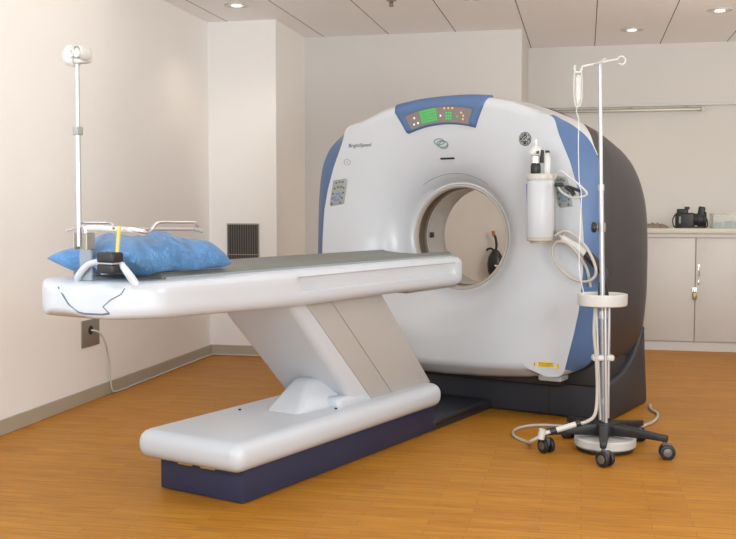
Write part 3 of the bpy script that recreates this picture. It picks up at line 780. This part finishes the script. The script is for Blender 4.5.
# ---- arm support on the near end of the table
def sc_thing(name, lab, cat, u, v, z):
    return thing(name, lab, cat, wp(u, v, z), TH)
TU, TV = .045, -2.985
t = sc_thing('table_pole', 'tall thin metal pole with white spotlight clamp clipped to table end', 'pole', TU, TV, .95)
bm = bmesh.new(); tube(bm, [(-.025, 0, .12), (-.022, 0, .55)], .0095, 14); link('pole', bm, M['alu'], t)
bm = bmesh.new(); tube(bm, [(-.022, 0, .52), (-.019, 0, .765)], .0075, 14); link('pole', bm, M['alu'], t)
bm = bmesh.new(); box(bm, -.036, -.008, -.014, .014, .515, .545, .004, 2); link('collar', bm, M['keypad'], t)
bm = bmesh.new(); box(bm, -.037, -.030, -.02, .02, .11, .17, .002, 1); box(bm, .028, .036, -.02, .02, .11, .17, .002, 1); box(bm, -.03, .03, .004, .016, .112, .165, .002, 1); link('clamp_block', bm, M['steel'], t)
bm = bmesh.new(); box(bm, -.03, .03, .004, .014, -.002, .113, .002, 1); link('stem', bm, M['mattdark'], t)
head = bmesh.new()
disc(head, .038, -.022, .028, 28, bev=.012, mtx=Matrix.Translation((-.035, .0, .795)) @ Matrix.Rotation(R(-70), 4, 'Y') @ Matrix.Rotation(R(15), 4, 'X'))
box(head, -.02, .04, -.022, .022, .765, .822, .012, 3); disc(head, .024, -.02, .032, 24, bev=.008, mtx=Matrix.Translation((.036, -.02, .795)) @ Matrix.Rotation(R(80), 4, 'X'))
hd = link('lamp_head', head, M['cream'], t)
bm = bmesh.new(); tube(bm, [Vector((.036 + .017 * math.cos(a * math.pi / 12), -.052, .795 + .020 * math.sin(a * math.pi / 12))) for a in range(24)], .003, 6, closed=True)
tube(bm, [Vector((-.02 + .011 * math.cos(a * math.pi / 12), -.03, .795 + .013 * math.sin(a * math.pi / 12))) for a in range(24)], .0025, 6, closed=True); link('clamp_ring', bm, M['steel'], hd)
t2 = sc_thing('arm_support_frame', 'bent chrome wire frame hovering over the blue pillow', 'arm support', TU, TV, .95)
bm = bmesh.new(); d0 = Vector((TU, TV, .95))
def rel(l): return [Vector(p) - d0 for p in l]
tube(bm, smooth_path(rel([(.062, -2.99, 1.115), (.062, -2.99, 1.126), (.05, -2.99, 1.141), (.0, -2.98, 1.136), (-.045, -2.98, 1.126)]), 6), .005, 8)
tube(bm, smooth_path(rel([(.005, -2.98, 1.154), (.10, -2.93, 1.154), (.155, -2.955, 1.152), (.19, -2.98, 1.136)]), 6), .004, 8)
link('frame_loop', bm, M['chrome'], t2)
bm = bmesh.new(); tube(bm, smooth_path(rel([(.06, -2.985, 1.136), (.12, -2.975, 1.136), (.20, -2.965, 1.132), (.26, -2.95, 1.129), (.30, -2.94, 1.121)]), 6), .011, 10); link('cross_bar', bm, M['cream'], t2)
bm = bmesh.new()
L = rel([(.27, -2.965, 1.129), (.315, -2.95, 1.123), (.24, -2.85, 1.126), (.23, -2.80, 1.154), (.225, -2.70, 1.154), (.235, -2.62, 1.153), (.235, -2.60, 1.141), (.235, -2.59, 1.126)])
tube(bm, smooth_path(L, 6), .0055, 8); link('frame_loop', bm, M['chrome'], t2)
bm = bmesh.new(); tube(bm, smooth_path(rel([(.22, -2.955, 1.133), (.20, -2.86, 1.130), (.21, -2.75, 1.130), (.225, -2.60, 1.127)]), 6), .0065, 8); link('lower_rod', bm, M['alu'], t2)
bm = bmesh.new(); tube(bm, rel([(.225, -2.605, 1.129), (.245, -2.58, 1.121)]), .009, 8); link('end_stop', bm, M['keypad'], t2)
t3 = sc_thing('strap_block', 'square black block on the white handle with a yellow stick', 'clamp block', .205, -3.02, .98)
bm = bmesh.new(); box(bm, -.040, .040, -.02, .035, .0, .035, .008, 3); box(bm, -.040, .040, -.02, .035, .038, .075, .008, 3); link('block', bm, M['black'], t3)
bm = bmesh.new(); box(bm, -.042, .042, -.022, .037, .034, .039); link('band', bm, M['alu'], t3, False)
bm = bmesh.new(); tube(bm, [(.022, .02, .066), (.026, .028, .165)], .007, 10); link('stick', bm, M['wood'], t3)['label'] = 'thin yellow stick'

# ---- canister mounted on the gantry face
cu, cv = .660, -.30
t = sc_thing('wall_canister', 'white upright cylinder hung on the scanner face right of the bore', 'canister', cu, cv, 1.035)
bm = bmesh.new(); disc(bm, .074, .012, .33, 40, bev=.006); link('body', bm, M['canister'], t)['label'] = 'white cylinder body'
bm = bmesh.new(); disc(bm, .078, .325, .362, 40, bev=.008); link('top_rim', bm, M['tunnel'], t)
bm = bmesh.new(); disc(bm, .072, -.006, .014, 40, bev=.005); disc(bm, .055, -.018, -.004, 32, bev=.003); link('bottom_cap', bm, M['tan'], t)
bm = bmesh.new(); box(bm, -.04, .04, .07, .12, .05, .30, .005, 2); link('mounting_bracket', bm, M['cream'], t)
bm = bmesh.new()
for z0, z1 in ((.20, .315), (.02, .095)):
    k = z0
    while k < z1:
        w_ = random.uniform(.006, .013); a = R(205)
        box(bm, -.004, .004, 0, w_, -.001, .001, mtx=face_mtx(.516, 1.035 + k, .001)); k += w_ + .004
link('side_print', bm, M['printblue'], gan, False)
t = sc_thing('pump_bottle', 'clear and steel bottle standing on top of the white canister', 'bottle', cu - .03, cv, 1.397)
bm = bmesh.new(); lathe(bm, [(1e-5, 0), (.024, 0), (.028, .006), (.028, .045), (.024, .055)], 24); link('lower_body', bm, M['black'], t)
bm = bmesh.new(); lathe(bm, [(.024, .055), (.030, .06), (.030, .095), (.022, .105)], 24); link('collar', bm, M['chrome'], t)
bm = bmesh.new(); lathe(bm, [(.022, .105), (.034, .112), (.034, .135), (.02, .15), (.008, .155), (.007, .19), (1e-5, .192)], 24); link('glass_dome', bm, M['clear'], t)
bm = bmesh.new(); box(bm, .03, .045, -.01, .01, .06, .13, .003, 2); box(bm, .008, .03, -.03, -.02, .11, .125, .003, 1); link('valve', bm, M['black'], t)
t = sc_thing('pump_bottle', 'small clear vial behind the steel bottle on the canister', 'bottle', cu + .03, cv + .02, 1.397)
bm = bmesh.new(); lathe(bm, [(1e-5, 0), (.016, 0), (.018, .004), (.018, .09), (.01, .105), (.01, .12), (1e-5, .121)], 20); link('vial_body', bm, M['clear'], t)
bm = bmesh.new(); disc(bm, .012, .115, .128, 16, bev=.002); link('cap', bm, M['black'], t)
# tubes around the canister
def glob(l): return [wp(*p) for p in l]
bm = bmesh.new(); tube(bm, smooth_path(glob([(.735, -.27, 1.06), (.79, -.27, 1.085), (.85, -.27, 1.06), (.92, -.27, .99), (.965, -.27, .90), (.965, -.27, .845), (.92, -.27, .815), (.85, -.27, .822), (.78, -.27, .865), (.73, -.27, .935), (.72, -.27, .99), (.745, -.27, 1.025), (.80, -.265, 1.02), (.86, -.25, .96), (.90, -.22, .88), (.915, -.20, .78)]), 8), .008, 10)
tag(link('looped_hose', bm, M['tube']), 'looped cream hose hanging below the white canister', 'hose')
bm = bmesh.new(); tube(bm, smooth_path(glob([(.74, -.30, 1.37), (.78, -.32, 1.41), (.84, -.32, 1.37), (.90, -.31, 1.32), (.925, -.30, 1.285), (.89, -.30, 1.27), (.84, -.31, 1.27), (.78, -.30, 1.30), (.745, -.28, 1.345)]), 8), .006, 8)
tag(link('thin_hose', bm, M['cream']), 'thin cream tube looping right of the white canister', 'hose')
t = sc_thing('hose_clamp', 'black hinged clamp on the thin tube right of the canister', 'clamp', .85, -.325, 1.30)
bm = bmesh.new(); tube(bm, [(-.035, 0, .025), (.0, 0, .0), (.012, 0, -.022)], .012, 10); link('jaw', bm, M['black'], t)
bm = bmesh.new(); tube(bm, [(-.02, 0, .025), (.05, 0, .0)], .009, 10); link('jaw', bm, M['black'], t)
t = sc_thing('hose_clamp', 'small black clip between the canister and the hinged clamp', 'clamp', .775, -.325, 1.335)
bm = bmesh.new(); box(bm, -.024, .024, -.01, .01, -.010, .012, .005, 2); link('clip', bm, M['black'], t)
# hand piece: white sleeve, black grip, cable to the tray
t = sc_thing('hand_piece', 'cream and black hand piece hanging diagonally beside the hose loop', 'hand piece', .80, -.255, 1.05)
bm = bmesh.new(); tube(bm, [(-.03, 0, .0), (.10, .02, -.085)], .024, 14, radii=[.017, .026]); link('sleeve', bm, M['cream'], t)
bm = bmesh.new(); tube(bm, [(.095, .02, -.08), (.17, .02, -.15), (.205, .02, -.19), (.215, .02, -.24)], .024, 14, radii=[.025, .028, .024, .018]); link('grip', bm, M['black'], t)
bm = bmesh.new(); tube(bm, smooth_path([(-.03, 0, 0), (-.06, .01, .02), (-.07, .04, .03)], 4), .006, 8); link('tail', bm, M['cream'], t)

# ------------------------------------------------------------------ drip stand
IV = Vector((.107, 5.06, 0)); CR = Vector((math.cos(YAW), math.sin(YAW), 0))
t = thing('iv_stand', 'tall metal drip stand on a black five-wheeled base', 'drip stand', IV, YAW)
LEAN = -.0255
def lp(z): return Vector((LEAN * (z - .07), 0, z))
bm = bmesh.new(); tube(bm, [lp(.70), lp(1.32)], .0125, 16); link('pole', bm, M['alu'], t)
bm = bmesh.new(); tube(bm, [lp(1.30), lp(1.915)], .0095, 16); link('pole', bm, M['alu'], t)
bm = bmesh.new(); tube(bm, [lp(1.295), lp(1.325)], .0155, 16); link('collar', bm, M['alu'], t)
bm = bmesh.new(); tube(bm, [lp(.10), lp(.72)], .014, 16); link('lower_tube', bm, M['alu'], t)
for dx, dy, z0, z1 in ((-.035, -.01, .16, .74), (.030, -.012, .17, .74), (.006, -.032, .12, .74)):
    bm = bmesh.new(); tube(bm, [lp(z0) + Vector((dx * .55, dy, 0)), lp(z1) + Vector((dx, dy, 0))], .0085, 12); link('support_rod', bm, M['alu'], t)
bm = bmesh.new(); tube(bm, [lp(.665), lp(.705)], .026, 20); link('rod_collar', bm, M['alu'], t)
bm = bmesh.new(); tube(bm, [lp(.24), lp(.27)], .024, 20); link('rod_collar', bm, M['alu'], t)
bm = bmesh.new(); box(bm, -.062, .046, -.03, .02, .455, .485, .01, 3, Matrix.Translation((-.005, 0, 0))); link('cable_holder', bm, M['cream'], t)
# hook bar
bm = bmesh.new(); zt2 = 1.915; c0 = lp(zt2)
def hook(sx, sz, r=.019):
    ex, ez = sx, sz
    return [Vector((ex + r * math.cos(a), 0, ez + r * math.sin(a))) for a in [math.pi * (.5 + .22 * k) for k in range(8)]]
tube(bm, smooth_path([c0 + Vector((-.085, 0, -.018)), c0 + Vector((-.05, 0, -.010)), c0, c0 + Vector((.055, 0, .012)), c0 + Vector((.088, 0, .016))], 5), .0062, 8)
tube(bm, [c0 + Vector((-.104 + .020 * math.cos(a), 0, -.026 + .020 * math.sin(a))) for a in [R(25 - 36 * k) for k in range(8)]], .005, 8)
tube(bm, [c0 + Vector((.106 + .020 * math.cos(a), 0, .012 + .020 * math.sin(a))) for a in [R(160 - 38 * k) for k in range(9)]], .005, 8)
tube(bm, smooth_path([c0 + Vector((-.03, -.0, -.006)), c0 + Vector((-.01, -.05, -.004)), c0 + Vector((.01, -.075, .01))], 5), .005, 8)
link('hook_bar', bm, M['cream'], t)
# clamp knob
bm = bmesh.new(); p = lp(1.115); tube(bm, [p + Vector((0, 0, -.022)), p + Vector((0, 0, .022))], .02, 16); tube(bm, [p, p + Vector((-.03, 0, 0))], .008, 10); link('clamp', bm, M['steel'], t)
bm = bmesh.new(); disc(bm, .026, 0, .02, 16, bev=.005, mtx=Matrix.Translation(p + Vector((-.028, 0, 0))) @ Matrix.Rotation(R(-90), 4, 'Y')); link('knob', bm, M['black'], t)
# tray
bm = bmesh.new(); tc = (-.018, 0, 0); lathe(bm, [(1e-5, .728), (.112, .728), (.119, .732), (.121, .74), (.122, .785), (.118, .788), (.115, .784), (.113, .745), (1e-5, .742)], 48, c=tc); link('tray', bm, M['cream'], t)
bm = bmesh.new(); tube(bm, [(-.005, .035, .745), (-.008, .035, .84)], .028, 14, radii=[.03, .022]); link('tray_cup', bm, M['black'], t)
# base
def leg_geo(bm, a):
    m = Matrix.Rotation(a, 4, 'Z')
    P = []
    for x, w, z0, z1 in ((.0, .030, .085, .145), (.10, .024, .088, .140), (.22, .019, .090, .125), (.315, .015, .085, .115)):
        P.append([bm.verts.new(m @ Vector((x, sy * w, z))) for sy, z in ((-1, z0), (1, z0), (1, z1), (-1, z1))])
    for a_, b in zip(P, P[1:]):
        for k in range(4): bm.faces.new((a_[k], a_[(k + 1) % 4], b[(k + 1) % 4], b[k]))
    bm.faces.new(P[0][::-1]); bm.faces.new(P[-1])
ang0 = math.atan2(4.743 - 5.06, .097 - .107) - YAW
for k in range(5):
    a = ang0 + k * 2 * math.pi / 5
    bm = bmesh.new(); leg_geo(bm, a); bevel_all(bm, .005, 2, 40); lg_ = link('leg', bm, M['black'], t)
    e = Vector((math.cos(a) * .30, math.sin(a) * .30, 0)); sw = a + (.9, .4, 1.3, .2, 2.0)[k]
    s = Vector((math.cos(sw), math.sin(sw), 0)); wdir = Vector((-s.y, s.x, 0)); cpos = e + s * .012
    bm = bmesh.new(); tube(bm, [e + Vector((0, 0, .07)), e + Vector((0, 0, .10))], .009, 10)
    m_ = Matrix.Translation(cpos + Vector((0, 0, .037))) @ Matrix.Rotation(math.atan2(wdir.y, wdir.x), 4, 'Z')
    box(bm, -.009, .009, -.022, .022, .0, .040, .006, 2, m_)
    wf = link('caster_fork', bm, M['rubber'], lg_)
    for sd in (-1, 1):
        bm = bmesh.new(); mm = m_ @ Matrix.Rotation(R(90) * sd, 4, 'Y') @ Matrix.Translation((0, 0, .010))
        lathe(bm, [(1e-5, .0), (.033, 0), (.037, .004), (.037, .016), (.033, .02), (.026, .021), (.024, .018), (1e-5, .018)], 24, mtx=mm); link('caster_wheel', bm, M['black'], lg_)
        bm = bmesh.new(); disc(bm, .021, .0175, .0215, 20, bev=.002, mtx=mm); link('wheel_hub', bm, M['slat'], lg_)
bm = bmesh.new(); disc(bm, .055, .085, .15, 28, bev=.01); link('hub', bm, M['black'], t)
# weight under the base
bm = bmesh.new(); lathe(bm, [(1e-5, .018), (.12, .018), (.145, .022), (.152, .03), (.152, .062), (.146, .069), (.12, .072), (1e-5, .078)], 48, c=(.012, .03, 0)); link('base_weight', bm, M['cream'], t)['label'] = 'round white weight under the base'
bm = bmesh.new(); disc(bm, .14, .004, .02, 40, (.012, .03, 0), .004); link('weight_foot', bm, M['black'], t)

def ivp(x, y, z): return IV + Matrix.Rotation(YAW, 3, 'Z') @ Vector((x, y, z))
# drip set
t = thing('drip_set', 'clear drip chamber and tubing hanging from the stand hook', 'drip set', ivp(-.150, 0, 1.87), YAW)
bm = bmesh.new(); tube(bm, smooth_path([(-.014, 0, .02), (-.020, 0, -.02), (-.021, 0, -.10), (-.012, 0, -.16), (0, 0, -.165), (.012, 0, -.155), (.018, 0, -.10), (.017, 0, -.02), (.008, 0, .02)], 5), .0035, 8); link('outer_loop', bm, M['cream'], t)
bm = bmesh.new(); lathe(bm, [(1e-5, -.02), (.012, -.02), (.014, -.025), (.014, -.06), (.012, -.07), (.014, -.078), (.014, -.13), (.006, -.145), (.004, -.16), (1e-5, -.161)], 18); link('drip_chamber', bm, M['clear'], t)
bm = bmesh.new(); tube(bm, [(-.012, 0, -.045), (.014, 0, -.045)], .005, 8); tube(bm, [(-.008, 0, -.015), (.010, 0, -.02)], .005, 8); link('roller_clamp', bm, M['cream'], t)
bm = bmesh.new(); tube(bm, smooth_path([(0, 0, -.16), (-.008, 0, -.19), (.004, 0, -.23), (.004, 0, -.35), (.010, 0, -.52), (.022, 0, -.60), (.018, .0, -.75), (.016, 0, -.95), (.04, .0, -1.08), (.055, 0, -1.11)], 8), .0028, 8); link('drip_tube', bm, M['clear'], t)
# air hose: from the tray, down the rods, over the leg and onto the floor
bm = bmesh.new()
pts = smooth_path([ivp(-.055, -.02, .74), ivp(-.062, -.025, .60), ivp(-.050, -.03, .46), ivp(-.045, -.035, .30), ivp(-.060, -.06, .20), ivp(-.10, -.07, .165), ivp(-.15, -.06, .15)], 8)
tube(bm, pts, .0085, 10)
tag(link('stand_hose', bm, M['tube']), 'beige hose running down the drip stand to its white connector', 'hose')
t = thing('hose_connector', 'white tube connector with black ends lying across a stand leg', 'connector', ivp(-.15, -.06, .15), YAW)
bm = bmesh.new(); tube(bm, [(0, 0, 0), (-.105, 0, -.032)], .014, 14); link('sleeve', bm, M['cream'], t)
bm = bmesh.new(); tube(bm, [(.018, 0, .006), (-.004, 0, -.001)], .017, 14); link('collar', bm, M['black'], t)
bm = bmesh.new(); tube(bm, [(-.10, 0, -.030), (-.13, 0, -.040)], .017, 14); link('collar', bm, M['black'], t)
bm = bmesh.new(); tube(bm, [(-.128, 0, -.038), (-.17, 0, -.050)], .010, 12); tube(bm, [(-.166, 0, -.025), (-.176, 0, -.075)], .018, 12); link('white_clip', bm, M['cream'], t)
def ivw(x, y, z): return Vector((x, y, z))
bm = bmesh.new(); e = ivp(-.335, -.06, .085)
pts = smooth_path([e, e + Vector((-.05, .03, -.035)), Vector((-.265, 5.12, .010)), Vector((-.345, 5.25, .009)), Vector((-.36, 5.40, .009)), Vector((-.30, 5.52, .009)), Vector((-.20, 5.57, .009)), Vector((-.05, 5.54, .009)), Vector((.04, 5.40, .009)), Vector((.10, 5.36, .009)), Vector((.20, 5.42, .009)), Vector((.31, 5.62, .009)), Vector((.40, 5.82, .009)), Vector((.43, 6.02, .009)), Vector((.40, 6.16, .009)), Vector((.405, 6.30, .009))], 8)
tube(bm, pts, .008, 10); tag(link('floor_hose', bm, M['tube']), 'beige hose looping on the floor behind the stand wheels', 'hose')
